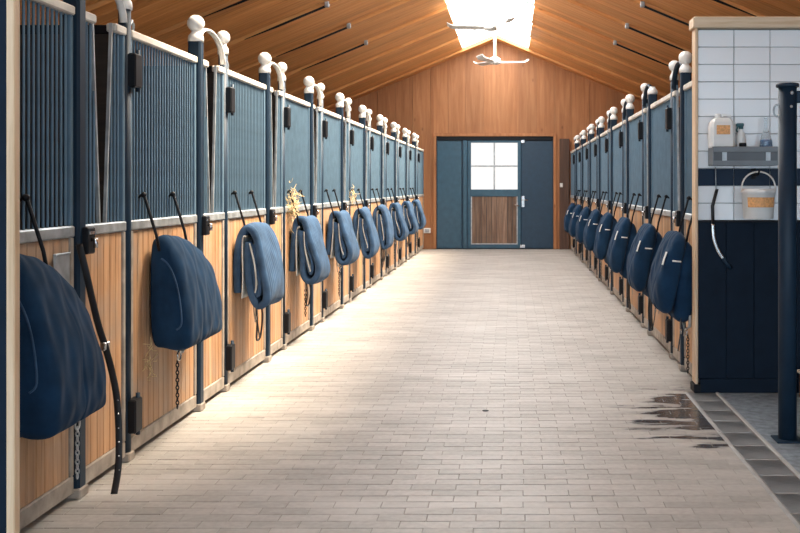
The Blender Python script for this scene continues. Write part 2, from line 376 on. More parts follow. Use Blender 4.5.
# translucent ridge skylight
win = struct(bpy.data.objects.new('window_1', None)); COL.objects.link(win); win.location = (RX, 15, RZ)
pn = MB().box(0.0, SKW / math.cos(ang), -MOD / 2 + .015, MOD / 2 - .015, 0.03, 0.05).mesh('pane'); bt = MB().box(0, SKW / math.cos(ang), -.02, .02, 0.0, .07).mesh('glazing_bar')
for side in (-1, 1):
    for i in range(5, 14):
        ys = Y0C + MOD * i; ro = (0, ang, 0) if side > 0 else (0, -ang, math.pi)
        ro = (0, ang, 0) if side > 0 else (0, ang, math.pi)
        obj('pane', pn, 'sky', win, (0, ys + MOD / 2 - 15, 0), ro)
        obj('glazing_bar', bt, 'greymetal', win, (0, ys - 15, 0), ro)
# dark rods along the roof seams
for side in (-1, 1):
    for i in range(3, 14):
        ys = Y0C + MOD * i
        if ys > 18.5: continue
        x0 = RX + side * 2.2; x1 = x0 + side * 1.15
        t = thing('ceiling_rod', f'thin dark rod on a ceiling seam over the {"tiled-wall" if side > 0 else "timber-wall-end"} stalls, {ORD[12 - i - 1]} from the end wall', 'rod', (x0, ys, roofz(x0)), 'rods along the ceiling seams')
        d = x1 - x0
        obj('rod', MB().tube([(0, 0, -.06), (d * .6, 0, -abs(d) * .6 * PIT - .058), (d, 0, -abs(d) * PIT - .05)], [.017, .016, .005], 8), 'black', t)
        obj('end_bracket', MB().box(-.03, .03, -.03, .03, -.085, .0, .008), 'galv', t)

# ---------------------------------------------------------------- end wall and outer walls
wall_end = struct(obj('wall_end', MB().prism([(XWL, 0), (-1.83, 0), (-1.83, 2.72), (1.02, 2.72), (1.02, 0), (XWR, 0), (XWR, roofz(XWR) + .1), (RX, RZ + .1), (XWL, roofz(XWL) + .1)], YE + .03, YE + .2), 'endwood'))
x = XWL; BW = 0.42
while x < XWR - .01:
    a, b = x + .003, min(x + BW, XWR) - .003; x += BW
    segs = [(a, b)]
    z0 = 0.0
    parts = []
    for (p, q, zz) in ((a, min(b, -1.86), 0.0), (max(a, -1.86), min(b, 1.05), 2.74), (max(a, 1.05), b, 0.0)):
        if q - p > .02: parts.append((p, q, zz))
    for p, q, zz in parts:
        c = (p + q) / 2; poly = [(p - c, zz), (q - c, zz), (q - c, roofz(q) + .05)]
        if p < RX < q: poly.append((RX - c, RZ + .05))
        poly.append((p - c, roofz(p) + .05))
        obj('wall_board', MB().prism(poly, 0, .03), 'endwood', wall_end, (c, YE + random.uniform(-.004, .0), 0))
struct(obj('wall_left', MB().box(XWL - .15, XWL, YN, YE + .2, 0, roofz(XWL) + .1), 'darkwood'))
struct(obj('wall_right', MB().box(XWR, XWR + .15, YN, YE + .2, 0, roofz(XWR) + .1), 'darkwood'))
# timber jambs round the end door
tr = struct(obj('trim_1', MB().box(-1.875, -1.80, YE - .05, YE + .02, 0, 2.68, .006), 'endwood'))
struct(obj('trim_2', MB().box(0.985, 1.06, YE - .05, YE + .02, 0, 2.68, .006), 'endwood'))
struct(obj('trim_3', MB().box(-1.875, 1.06, YE - .045, YE + .02, 2.68, 2.755, .006), 'endwood'))
# end door: fixed side panels, glazed leaf with a planked lower half
D = struct(bpy.data.objects.new('door_1', None)); COL.objects.link(D); D.location = (-.4, YE, 0)
dx = lambda u: (u - PU) * YE / F + .4
dz = lambda v: EYE - (v - PV) * YE / F
obj('side_panel', MB().box(dx(437), dx(461.5), .0, .05, .02, dz(140.5), .008), 'doorpaint', D)
obj('side_panel', MB().box(dx(521.5), dx(553), .0, .05, .02, dz(140.5), .008), 'shadeddoor', D)['label'] = 'side panel with shade painted in darker'
obj('light_stop_board', MB().box(-1.43, 1.42, .05, .09, -.002, 2.72), 'shadeddoor', D)  # added backing that blocks sky light through the door gaps
obj('head_rail', MB().box(dx(437), dx(553), -.03, .05, dz(140.4), 2.68, .006), 'black', D)
obj('mullion', MB().box(dx(463), dx(467.2), -.04, .05, .02, dz(140.5), .01), 'doorpaint', D)
a, b, c0, c1 = dx(467.8), dx(520.8), .02, dz(140.6)
fr_ = MB().box(a, a + .075, -.02, .04, c0, c1, .006).box(b - .075, b, -.02, .04, c0, c1, .006)
fr_.box(a + .075, b - .075, -.02, .04, dz(196.5), dz(189.5), .006).box(a + .075, b - .075, -.02, .04, c1 - .05, c1, .006).box(a + .075, b - .075, -.02, .04, c0, c0 + .09, .006)
leaf = obj('door_leaf', fr_, 'doorpaint', D)
wa, wb, wz0, wz1 = a + .075, b - .075, dz(189.5), c1 - .05; xm, zm = (wa + wb) / 2, (wz0 + wz1) / 2
for (p, q) in ((wa, xm), (xm, wb)):
    for (r, t) in ((wz0, zm), (zm, wz1)): obj('pane', MB().box(p + .002, q - .002, .012, .02, r + .002, t - .002), 'pane', leaf)
obj('glazing_bar', MB().box(xm - .018, xm + .018, -.01, .03, wz0, wz1, .003).box(wa, wb, -.009, .03, zm - .018, zm + .018, .003), 'galv', leaf)
npl = 9; pw = (wb - wa) / npl
for i in range(npl): obj('plank', MB().box(-pw / 2 + .003, pw / 2 - .003, -.006, .02, c0 + .09, dz(196.5), .004), 'doorplank', leaf, (wa + pw * (i + .5), 0, 0))
obj('trim_strip', MB().box(wa, wa + .025, -.024, -.008, c0 + .09, dz(196.5)).box(wb - .025, wb, -.024, -.008, c0 + .09, dz(196.5)).box(wa, wb, -.026, -.008, c0 + .09, c0 + .115), 'galv', leaf)
hd = obj('handle', MB().box(dx(521.5), dx(524.5), -.02, .0, dz(207), dz(196), .004).tube([(dx(523), -.02, dz(200)), (dx(523), -.06, dz(200)), (dx(528), -.06, dz(200))], .012), 'chrome', D)
obj('lever', MB().tube([(dx(519), -.02, dz(206)), (dx(519), -.07, dz(206)), (dx(513.5), -.07, dz(204.5))], .014), 'chrome', leaf)
obj('bolt', MB().box(dx(520), dx(525), -.03, 0, .03, .10, .005).box(dx(521), dx(524.5), -.03, 0, dz(143), dz(139), .005), 'chrome', D)
# dark timber by the stalls and the switches
struct(obj('trim_4', MB().box(1.13, 1.36, YE - .1, YE - .005, 0, 2.62, .006), 'darkwood'))
t = thing('wall_switch', 'small white light switch on the dark timber beside the end door', 'switch', (1.17, YE - .10, 1.52))
obj('plate', MB().box(-.035, .035, -.012, 0, -.05, .05, .004), 'plastic', t); obj('rocker', MB().box(-.018, .018, -.02, -.012, -.03, .03, .003), 'plastic', t)
t = thing('wall_socket', 'white socket box on the orange boards beside the blue end door', 'socket', (-2.02, YE - .005, .44))
obj('box', MB().box(-.1, .09, -.06, 0, -.06, .06, .01), 'plastic', t); obj('socket_face', MB().box(-.05, .05, -.066, -.06, -.04, .04, .003), 'galv', t)

# ---------------------------------------------------------------- stall rows
DADO0, DADO1 = 1.255, 1.31
def stall_row(side):
    sg = 1 if side == 'L' else -1
    X0 = XL if side == 'L' else XR
    dz_ = 0.0 if side == 'L' else -0.045           # the row beside the tiled wall is a touch lower
    P1 = [4.83 + 1.86 * k for k in range(10)] if side == 'L' else [8.13 + 1.91 * k for k in range(8)]
    gap = .63 if side == 'L' else .56
    start = 3.56 if side == 'L' else 7.31
    ref = 'the pale timber wall end' if side == 'L' else 'the white-tiled wall'
    TOP1 = 2.36 + dz_; d0, d1 = DADO0 + dz_ * .6, DADO1 + dz_ * .6
    cache = {}
    def shared(key, fn):
        if key not in cache: cache[key] = fn().mesh(key[0])
        return cache[key]
    def panel(kind, label, y0, y1, k, vee):
        L = y1 - y0; near = side == 'L' and k <= 2
        t = thing(kind, label, 'stall door' if kind == 'stall_door' else 'stall gate', (X0, y0, 0), 'wide stall doors' if kind == 'stall_door' else 'narrow stall gates')
        K = (kind, round(L, 3))
        fl = shared(('bottom_rail',) + K, lambda: MB(sg).box(-.02, .02, .0, L, .03, .115, .006)); obj('bottom_rail', fl, 'weather', t)
        obj('dado_rail', shared(('dado_rail',) + K, lambda: MB(sg).box(-.026, .026, 0, L, d0, d1, .007)), 'galv', t)
        st = shared(('stile',) + K, lambda: MB(sg).box(-.021, .021, -.018, .018, .115, d0, .005))
        obj('stile', st, 'weather', t, (0, .018, 0)); obj('stile', st, 'weather', t, (0, L - .018, 0))
        n = max(3, round((L - .072) / .085)); pw = (L - .072) / n
        if near or (side == 'R' and k <= 1) or (side == 'L' and k <= 4):
            pl = shared(('plank',) + K, lambda: MB(sg).box(-.012, .012, -pw / 2 + .002, pw / 2 - .002, .115, d0, .004))
            for i in range(n): obj('plank', pl, 'plank', t, (0, .036 + pw * (i + .5), 0))
        else:
            def pj():
                m = MB(sg)
                for i in range(n): y = .036 + pw * (i + .5); m.box(-.012, .012, y - pw / 2 + .002, y + pw / 2 - .002, .115, d0, .004)
                return m
            stuff(obj('planks', shared(('planks',) + K, pj), 'plank', t))
        us = shared(('upper_stile',) + K, lambda: MB(sg).box(-.018, .018, -.016, .016, d1, TOP1 - .045, .005))
        obj('upper_stile', us, 'bar', t, (0, .016, 0)); obj('upper_stile', us, 'bar', t, (0, L - .016, 0))
        bars = []
        if not vee:
            obj('top_rail', shared(('top_rail',) + K, lambda: MB(sg).box(-.028, .028, 0, L, TOP1 - .045, TOP1, .007)), 'cap', t)
            nn = int((L - .06) / .0435)
            bars = [(.05 + i * (L - .1) / (nn - 1), TOP1 - .045) for i in range(nn)]
        else:
            ya, yb, yc, yd = L * .28, L * .44, L * .58, L * .73      # vee opening between two slanted bars
            obj('top_rail', shared(('top_rail',) + K + (1,), lambda: MB(sg).box(-.028, .028, 0, ya, TOP1 - .045, TOP1, .007)), 'cap', t)
            obj('top_rail', shared(('top_rail',) + K + (2,), lambda: MB(sg).box(-.028, .028, yd, L, TOP1 - .045, TOP1, .007)), 'cap', t)
            obj('slanted_bar', shared(('slanted_bar',) + K + (1,), lambda: MB(sg).prismx([(yb - .007, d1), (yb + .007, d1), (ya + .007, TOP1), (ya - .007, TOP1)], -.008, .008)), 'galv', t)
            obj('slanted_bar', shared(('slanted_bar',) + K + (2,), lambda: MB(sg).prismx([(yc - .007, d1), (yc + .007, d1), (yd + .007, TOP1), (yd - .007, TOP1)], -.008, .008)), 'galv', t)
            y = .05
            while y < L - .04:
                if y < ya - .012 or y > yd + .012: bars.append((y, TOP1 - .045))
                elif y < yb - .02: bars.append((y, d1 + (TOP1 - d1) * (yb - y) / (yb - ya) - .05))
                elif y > yc + .02: bars.append((y, d1 + (TOP1 - d1) * (y - yc) / (yd - yc) - .05))
                y += .0435
        if near:
            for y, zt in bars:
                bmh = shared(('bar', round(zt, 3)), lambda: MB(sg).tube([(0, 0, d1), (0, 0, zt)], .0071, 8, cap=False)); obj('bar', bmh, 'bar', t, (0, y, 0))
        else:
            def bj():
                m = MB(sg)
                for y, zt in bars: m.tube([(0, y, d1), (0, y, zt)], .0075, 6, cap=False)
                return m
            stuff(obj('bars', shared(('bars', ) + K + (vee,), bj), 'bar', t))
        return t
    def post(y, first, k, label):
        r = .0425 if first else .033
        t = thing('stall_post', label, 'post', (X0, y, 0), 'ball-topped stall posts')
        zt = 2.475 + dz_
        def sh():
            m = MB(sg)
            if first: return m.box(-r, r, -r, r, 0, zt, .012)
            return m.lathe([(r, 0), (r, zt)], 0, 0, 16)
        obj('shaft', shared(('shaft', first), sh), 'navy', t)
        zb = zt + .112; R = .057 if first else .05; q = r * 1.22
        cp = obj('cap', shared(('cap', first), lambda: MB(sg).lathe([(q, zt - .012), (q, zt + .012), (q * .93, zt + .03), (q * .62, zt + .05), (R * .5, zt + .06), (R * .5, zb - R * .8)], 0, 0, 18)), 'white', t)
        if not (side == 'R' and first and k == 1):
            obj('ball', shared(('ball', first), lambda: MB(sg).sphere((0, 0, zb), R)), 'white', cp)
        obj('foot', shared(('foot', first), lambda: MB(sg).box(-r - .008, r + .008, -r - .008, r + .008, 0, .05, .006)), 'weather', t)
        if first:
            # hoop that springs from the cap and drops onto the neighbouring post
            pts = []
            for i in range(13):
                a = math.pi * i / 12; pts.append((.012, r * .6 + (gap - r - .03) * (1 - math.cos(a)) / 2, zt + .0 + .13 * math.sin(a) - (.09 * (i / 12) ** 1.5)))
            obj('hoop', shared(('hoop',), lambda: MB(sg).tube(pts, .012, 8, rx=.022)), 'white' if side == 'L' else 'navy', t)
            lt = obj('latch', shared(('latch',), lambda: MB(sg).box(r - .004, r + .03, -.012, .075, 1.17, 1.30, .006)), 'black', t)
            obj('latch_bolt', shared(('latch_bolt',), lambda: MB(sg).tube([(r + .03, .03, 1.24), (r + .05, .03, 1.24), (r + .05, .03, 1.20)], .011).box(r + .028, r + .036, .0, .06, 1.265, 1.28)), 'chrome', lt)
        else:
            for z in (2.04 + dz_, .15):
                hg = obj('hinge', shared(('hinge', z), lambda: MB(sg).box(.012, .068, -.02, .085, z, z + .185, .008)), 'black', t)
                obj('hinge_pin', shared(('hinge_pin', z), lambda: MB(sg).lathe([(.012, z - .02), (.012, z + .21)], .052, .055, 10)), 'navy', hg)
            obj('ring_hook', shared(('ring_hook',), lambda: MB(sg).tube([(0, r, 2.39 + dz_), (0, r + .05, 2.395 + dz_), (0, r + .07, 2.42 + dz_), (0, r + .095, 2.40 + dz_), (0, r + .085, 2.36 + dz_)], .008)), 'galv', t)
    def hooks(t, ys):
        for y in ys:
            obj('hook', shared(('hook',), lambda: MB(sg).tube([(.0, 0, 1.435 + dz_), (.02, 0, 1.45 + dz_), (.036, .002, 1.435 + dz_), (.095, .02, 1.22 + dz_), (.11, .025, 1.13 + dz_)], .0085)
                              .sphere((.03, 0, 1.45 + dz_), .017, 10, 6)), 'black', t, (0, y, 0))
    prev = start; spots = []
    for k, y in enumerate(P1):
        rr = .0425
        if side == 'L' and k == 0: adj = 'dark navy barred stall door against the pale timber wall end'
        elif side == 'R' and k == 0: adj = 'short blue stall door joining the white-tiled wall'
        else: adj = f'blue barred stall door over tan planks, {ORD[k]} from {ref}'
        dr = panel('stall_door', adj, prev, y - rr - .004, k, False)
        hk = (prev + .23, prev + .70) if prev + .8 < y - rr else (prev + .12, prev + .5)
        if side == 'L': hk = (y - 1.03, y - .54)
        hooks(dr, [h - prev for h in hk]); spots.append((hk[0], hk[1], k))
        post(y, True, k, f'square navy post with white ball and hoop, {ORD[k]} from {ref}')
        panel('stall_gate', f'narrow planked gate with vee-shaped head opening, {ORD[k]} from {ref}', y + rr + .004, y + gap - .037, k, True)
        post(y + gap, False, k, f'slim round navy hinge post with white ball, {ORD[k]} from {ref}')
        prev = y + gap + .037
    k = len(P1)
    panel('stall_door', 'last blue barred stall door against the orange end wall, ' + ('facing the open doorway side' if False else ('in the row from the pale timber wall end' if side == 'L' else 'in the row from the tiled wall')), prev, YE - .07 if side == 'L' else YE - .12, k, False)
    # solid dark partitions behind each hinge post
    for k, y in enumerate(P1):
        t = thing('stall_partition', f'dark board partition between stalls behind the {ORD[k]} hinge post from {ref}', 'partition', (X0, y + gap + .02, 0), 'dark stall partitions')
        xb = (XWL - XL if side == 'L' else XWR - XR) ; xe = abs(xb) - .02
        obj('boards', shared(('pboards',), lambda: MB(sg).box(-xe, -.05, -.015, .015, .02, 2.33 + dz_)), 'darkpart', t)
        obj('top_channel', shared(('pchannel',), lambda: MB(sg).box(-xe, -.05, -.022, .022, 2.33 + dz_, 2.38 + dz_, .004)), 'black', t)
    return spots, sg, X0, dz_
spotsL = stall_row('L'); spotsR = stall_row('R')

# ---------------------------------------------------------------- blankets on the hooks
def loft(prof, L, sg, creases=(), nsec=26, seed=0, round_=.16, droop=0.0):
    rnd = random.Random(seed); ring = crom(prof, 5, True); cx = sum(p[0] for p in ring) / len(ring); cz = sum(p[1] for p in ring) / len(ring)
    zmin = min(p[1] for p in ring); vs = []; fs = []; n = len(ring)
    ts = [0, .01, .03, .065, .11] + [.11 + (.78) * i / (nsec) for i in range(1, nsec)] + [.89, .935, .97, .99, 1]
    for c in creases: ts += [c - .022, c, c + .022]
    ts = sorted(set(ts))
    ph = [rnd.uniform(0, 6) for _ in range(6)]
    for t in ts:
        e = min(t, 1 - t); s = 1.0
        if e < round_: s = 1 - .42 * (1 - math.sqrt(max(0, 1 - ((round_ - e) / round_) ** 2)))
        for c in creases: s -= .045 * math.exp(-((t - c) / .016) ** 2)
        for i, (x, z) in enumerate(ring):
            wv = (.006 if droop == 0 else .002) * math.sin(9 * t + ph[0] + 3 * z * 4) + .004 * math.sin(23 * t + ph[1] + i * .7)
            zz = cz + (z - cz) * (1 - (1 - s) * .55) + wv * .5; kd = 1 - droop * t ** 2.2
            vs.append((.03 + (cx + (x - cx) * s + (wv if x > cx else 0) - .03) * (1 - droop * .35 * t ** 2), t * L, zmin + (zz - zmin) * kd))
    m = len(ts)
    for a in range(m - 1):
        for i in range(n): j = (i + 1) % n; fs.append((a * n + i, (a + 1) * n + i, (a + 1) * n + j, a * n + j))
    # ends: inset ring then a centre fan
    for end, a in ((0, 0), (1, m - 1)):
        o = len(vs)
        for q in (.75, .4):
            for i in range(n): x, y, z = vs[a * n + i]; vs.append((cx + (x - cx) * q, y + (-.012 if end == 0 else .012) * (1 - q), cz + (z - cz) * q))
        vs.append((cx, vs[a * n][1] + (-.012 if end == 0 else .012), cz)); cc = len(vs) - 1
        base = [a * n, o, o + n]
        for l in range(2):
            for i in range(n):
                j = (i + 1) % n; f = (base[l] + i, base[l] + j, base[l + 1] + j, base[l + 1] + i); fs.append(f if end == 0 else f[::-1])
        for i in range(n):
            f = (base[2] + i, base[2] + (i + 1) % n, cc); fs.append(f if end == 0 else f[::-1])
    # keep outward winding whatever the profile's direction
    ar = sum(ring[i][0] * ring[(i + 1) % n][1] - ring[(i + 1) % n][0] * ring[i][1] for i in range(n))
    if ar < 0: fs = [f[::-1] for f in fs]
    return MB(sg).add(vs, fs, True)
def sheet(path, th, y0, y1, sg, seed=0, n=6):
    rnd = random.Random(seed); c = crom(path, n); m = len(c); nr = []
    for i in range(m):
        a, b = c[max(0, i - 1)], c[min(m - 1, i + 1)]; tx, tz = b[0] - a[0], b[1] - a[1]; l = math.hypot(tx, tz) or 1
        nr.append((-tz / l, tx / l))
    ys = [(y0, .35), (y0 + .008, .8), (y0 + .02, 1)] + [(y0 + .02 + (y1 - y0 - .04) * k / 6, 1) for k in range(1, 6)] + [(y1 - .02, 1), (y1 - .008, .8), (y1, .35)]
    vs = []; fs = []; K = len(ys); p = rnd.uniform(0, 6)
    for y, f in ys:
        for sgn in (1, -1):
            for i in range(m):
                wv = .008 * math.sin(y * 9 + p + i * .35)
                vs.append((c[i][0] + nr[i][0] * (sgn * th / 2 * f + wv), y, c[i][1] + nr[i][1] * (sgn * th / 2 * f + wv)))
    I = lambda k, s, i: k * 2 * m + s * m + i
    for k in range(K - 1):
        for i in range(m - 1):
            fs.append((I(k, 0, i), I(k, 0, i + 1), I(k + 1, 0, i + 1), I(k + 1, 0, i))); fs.append((I(k, 1, i), I(k + 1, 1, i), I(k + 1, 1, i + 1), I(k, 1, i + 1)))
        fs.append((I(k, 0, 0), I(k + 1, 0, 0), I(k + 1, 1, 0), I(k, 1, 0))); e = m - 1; fs.append((I(k, 0, e), I(k, 1, e), I(k + 1, 1, e), I(k + 1, 0, e)))
    for i in range(m - 1):
        fs.append((I(0, 0, i), I(0, 1, i), I(0, 1, i + 1), I(0, 0, i + 1))); e = K - 1; fs.append((I(e, 0, i), I(e, 0, i + 1), I(e, 1, i + 1), I(e, 1, i)))
    return MB(sg).add(vs, fs, True)
def ribbon(pts, w, th=.003):
    """flat strap hanging in the y direction: width along y"""
    m = MB(); vs = []; fs = []; n = len(pts)
    for x, y, z in pts: vs += [(x - th, y - w / 2, z), (x + th, y - w / 2, z), (x + th, y + w / 2, z), (x - th, y + w / 2, z)]
    for i in range(n - 1):
        for k in range(4): j = (k + 1) % 4; fs.append((i * 4 + k, (i + 1) * 4 + k, (i + 1) * 4 + j, i * 4 + j))
    fs += [(0, 1, 2, 3), tuple(4 * (n - 1) + k for k in (3, 2, 1, 0))]
    return vs, fs
def ring(mb, c, r, th, n=14):
    return mb.tube([(c[0], c[1] + r * math.cos(2 * math.pi * i / n), c[2] + r * math.sin(2 * math.pi * i / n)) for i in range(n + 1)], th, 6, cap=False)
PA = [(.035, 1.13), (.06, 1.20), (.11, 1.215), (.165, 1.16), (.215, 1.04), (.25, .88), (.27, .70), (.268, .60), (.23, .555), (.12, .56), (.045, .60), (.03, .85)]
def chain(mb, x, y, z0, z1):
    z = z0; i = 0
    while z > z1:
        r = .014
        mb.tube([(x + (r * .6 * math.cos(a) if i % 2 else 0), y + (0 if i % 2 else r * .6 * math.cos(a)), z - r + r * math.sin(a)) for a in [2 * math.pi * q / 8 for q in range(9)]], .0035, 5, cap=False)
        z -= .022; i += 1
def hang(t, sg, x, y, z, rnd, style):
    """straps, rings and ropes below a blanket"""
    if style == 'chain':
        obj('strap_loop', MB(sg).tube([(x - .02, y - .05, z + .06), (x - .02, y - .02, z - .03), (x, y + .05, z - .06), (x, y + .16, z + .0), (x, y + .26, z + .08)], .006, 6, rx=.012), 'lining', t)
        obj('snap_hook', ring(MB(sg), (x, y + .0, z - .07), .028, .006), 'chrome', t)
        m = MB(sg); chain(m, x - .01, y, z - .09, z - .36); obj('chain', m, 'black', t)
    elif style == 'loop':
        ln = rnd.uniform(.12, .3)
        obj('strap', MB(sg).add(*ribbon([(x, y, z + .05), (x + .01, y, z - .05), (x, y + .01, z - ln)], .022)), 'leather', t)
        obj('snap_hook', ring(MB(sg), (x + .02, y + .2, z + .03), .04, .006), 'lining', t)
    elif style == 'rope':
        a = rnd.uniform(.22, .38)
        obj('rope', MB(sg).tube(crom([(x, y, z + .06), (x + .01, y + .01, z - a * .5), (x - .01, y + .07, z - a), (x, y + .15, z - a * .95), (x + .01, y + .17, z - a * .4), (x - .02, y + .15, z + .05)], 5), .008, 6), 'leather', t)
        obj('strap', MB(sg).add(*ribbon([(x - .05, y + .2, z + .05), (x - .05, y + .2, z - .1), (x - .05, y + .22, z - .2)], .02)), 'rope', t)
    else:
        obj('strap', MB(sg).add(*ribbon([(x, y, z + .05), (x, y, z - .1), (x + .02, y + .01, z - .25)], .024)), 'leather', t)
        obj('strap', MB(sg).add(*ribbon([(x - .06, y + .15, z + .05), (x - .06, y + .15, z - .06), (x - .05, y + .16, z - .16)], .02)), 'rope', t)
        obj('buckle', ring(MB(sg), (x, y, z - .10), .02, .005), 'chrome', t)
def blankets(spots, side):
    sp, sg, X0, dzz = spots; ref = 'the pale timber wall end' if side == 'L' else 'the white-tiled wall'
    wd = X0 + sg * .0
    for h0, h1, k in sp:
        rnd = random.Random(100 + k + (50 if side == 'R' else 0))
        y0 = h0 - .04 + rnd.uniform(-.02, .02)
        if side == 'L':
            if k == 0: lab = 'large smooth navy padded blanket on the dark door by the timber wall end'
            elif k == 1: lab = 'navy quilted blanket with dangling chain, on the second door from the timber wall end'
            else: lab = f'folded sunlit-blue blanket with pale lining, {ORD[k]} door from the pale timber wall end'
        else: lab = f'puffy navy blanket with white tabs, on the {ORD[k]} door from {ref}'
        t = thing('folded_blanket', lab, 'blanket', (X0, y0, dzz), 'blankets hung on the stall doors')
        if side == 'L' and k <= 1:
            if k == 0:
                pr = [(x * 1.02 + (.02 if z < .9 else 0), 1.225 - (1.215 - z) * 1.12) for x, z in PA]; L = .60
                t.location.y = 3.98
            else:
                pr = PA; L = .76; t.location.y = y0 + .1
            obj('body', loft(pr, L, sg, (.36, .66) if k else (.52,), seed=k, round_=.07, droop=.24 if k else .30), 'fabric', t)
            obj('edge_binding', MB(sg).tube([(x * .72 + .03, -.004, .89 + (z - .9) * .62) for x, z in crom(PA[2:9], 4)], .005, 6), 'sunlit', t)
            if k == 1: hang(t, sg, .17, .12, .58, rnd, 'chain')
            else:
                obj('strap', MB(sg).add(*ribbon([(.1, .1, .7), (.1, .1, .5), (.1, .11, .47)], .02)), 'leather', t)
        elif side == 'L':
            L = rnd.uniform(.48, .6); jx = rnd.uniform(-.01, .02); js = rnd.uniform(.93, 1.04)
            zz = lambda z: 1.2 - (1.2 - z) * js
            t.location.y = y0 + .05
            path = [(.045, zz(.70)), (.05, zz(.95)), (.07, zz(1.13)), (.12, zz(1.185)), (.175, zz(1.12)), (.225, zz(.95)), (.265 + jx, zz(.75)), (.255 + jx, zz(.635)), (.20 + jx, zz(.60)), (.155, zz(.67)), (.135, zz(.85)), (.12, zz(1.02)), (.125, zz(1.08))]
            obj('outer_fold', sheet(path, .056, 0, L, sg, k), 'sunlit', t)
            obj('inner_fold', sheet([(.165, zz(1.06)), (.185, zz(.95)), (.21 + jx, zz(.78)), (.205 + jx, zz(.68)), (.185 + jx, zz(.70)), (.175, zz(.85)), (.155, zz(1.0))], .03, .012, L - .02, sg, k + 9), 'sunlit', t)
            obj('lining', sheet([(.078, zz(.66)), (.086, zz(.9)), (.098, zz(1.1)), (.115, zz(1.12))], .012, -.006, L - .01, sg, k + 3), 'lining', t)
            obj('lining', sheet([(.15, zz(1.07)), (.17, zz(.93)), (.192 + jx, zz(.75)), (.195 + jx, zz(.70))], .012, -.006, L - .01, sg, k + 4), 'lining', t)
            hang(t, sg, .16, rnd.uniform(.05, .2), zz(.6), rnd, ['loop', 'rope', 'strap', 'rope', 'chain'][k % 5])
            hang(t, sg, .12, rnd.uniform(.22, .34), zz(.62), rnd, ['strap', 'loop', 'rope', 'chain'][k % 4])
        else:
            L = rnd.uniform(.5, .58)
            pr = [(.105, 1.13), (.135, 1.19), (.18, 1.19), (.23, 1.12), (.28, 1.0), (.32, .86), (.335, .72), (.315, .625), (.265, .59), (.21, .63), (.175, .78), (.13, .98)]
            obj('body', loft(pr, L, sg, (.33, .66), seed=40 + k, round_=.22), 'fabric', t)
            p2 = [(.04, 1.08), (.07, 1.17), (.12, 1.185), (.155, 1.08), (.18, .9), (.21, .74), (.20, .62), (.15, .57), (.09, .58), (.05, .66), (.035, .85)]
            obj('under_fold', loft([(x, .57 + (z - .57) * rnd.uniform(.985, 1.0) - .05) for x, z in p2], L * .9, sg, (.5,), 14, 60 + k, .2), 'fabric', t, (0, .045, 0))
            obj('tab', MB(sg).add(*ribbon([(.262, .03, 1.055), (.282, .03, 1.0), (.292, .035, .96)], .05)), 'white', t)
            obj('tab', MB(sg).tube([(.16, -.004, .985), (.225, -.008, .99)], .006, 6), 'white', t)
            hang(t, sg, .10, rnd.uniform(.1, .25), .52, rnd, ['chain', 'strap', 'rope', 'loop'][k % 4])
            hang(t, sg, .15, rnd.uniform(.02, .08), .56, rnd, ['strap', 'rope', 'loop', 'strap'][k % 4])
blankets(spotsL, 'L'); blankets(spotsR, 'R')

# ---------------------------------------------------------------- near wall end (pale timber edge) on one side
we = struct(obj('wall_near', MB().box(XWL, -1.749, 3.465, 3.495, 0, roofz(XWL) + .02), 'board'))
struct(obj('trim_5', MB().box(-1.749, -1.7196, 3.455, 3.497, 0, 3.05, .004), 'trim'))

# ---------------------------------------------------------------- tiled wash-bay wall
YT = 7.28
wt = struct(obj('wall_tiled', MB().box(1.372, XWR, YT + .008, YT + .10, 0.0, 2.64), 'grout'))
TW, TH = .2627, .1262
tm = MB().box(-TW / 2 + .0025, TW / 2 - .0025, -.004, .012, -TH / 2 + .0025, TH / 2 - .0025, .003).mesh('tile')
tn = tm.copy(); tn.materials.clear(); tn.name = 'tile_navy'
for c in range(12):
    for r in range(11):
        xx = 1.352 + .02 + TW * (c + .5) - .02; zz = 2.637 - TH * (r + .5)
        o = obj('tile', tn if r == 8 else tm, 'tilenavy' if r == 8 else 'tile', wt, (xx, YT + .0, zz))
for c in range(16):     # dark splash boards below the tiles
    obj('board', MB().box(-.1, .1, -.014, .012, .10, 1.245, .003) if c == 0 else bd, 'board', wt, (1.455 + .202 * c, YT, 0))
    bd = bpy.data.objects['board'].data if c == 0 else bd
struct(obj('trim_6', MB().box(1.355, XWR, YT - .022, YT + .008, 1.235, 1.252, .003), 'black'))
struct(obj('baseboard_bay', MB().box(1.365, XWR, YT - .03, YT + .008, 0, .10, .004), 'board'))
struct(obj('trim_7', MB().box(1.330, 1.352, YT - .02, YT + .11, 0.06, 2.645, .005), 'trim'))
struct(obj('trim_8', MB().box(1.318, 1.3715, YT - .03, YT + .11, 0.0, .06, .004), 'black'))
struct(obj('trim_9', MB().box(1.31, XWR, YT - .06, YT + .13, 2.645, 2.725, .008), 'trimh'))

px = lambda u, y=YT: (u - PU) * y / F
pz = lambda v, y=YT: EYE - (v - PV) * y / F
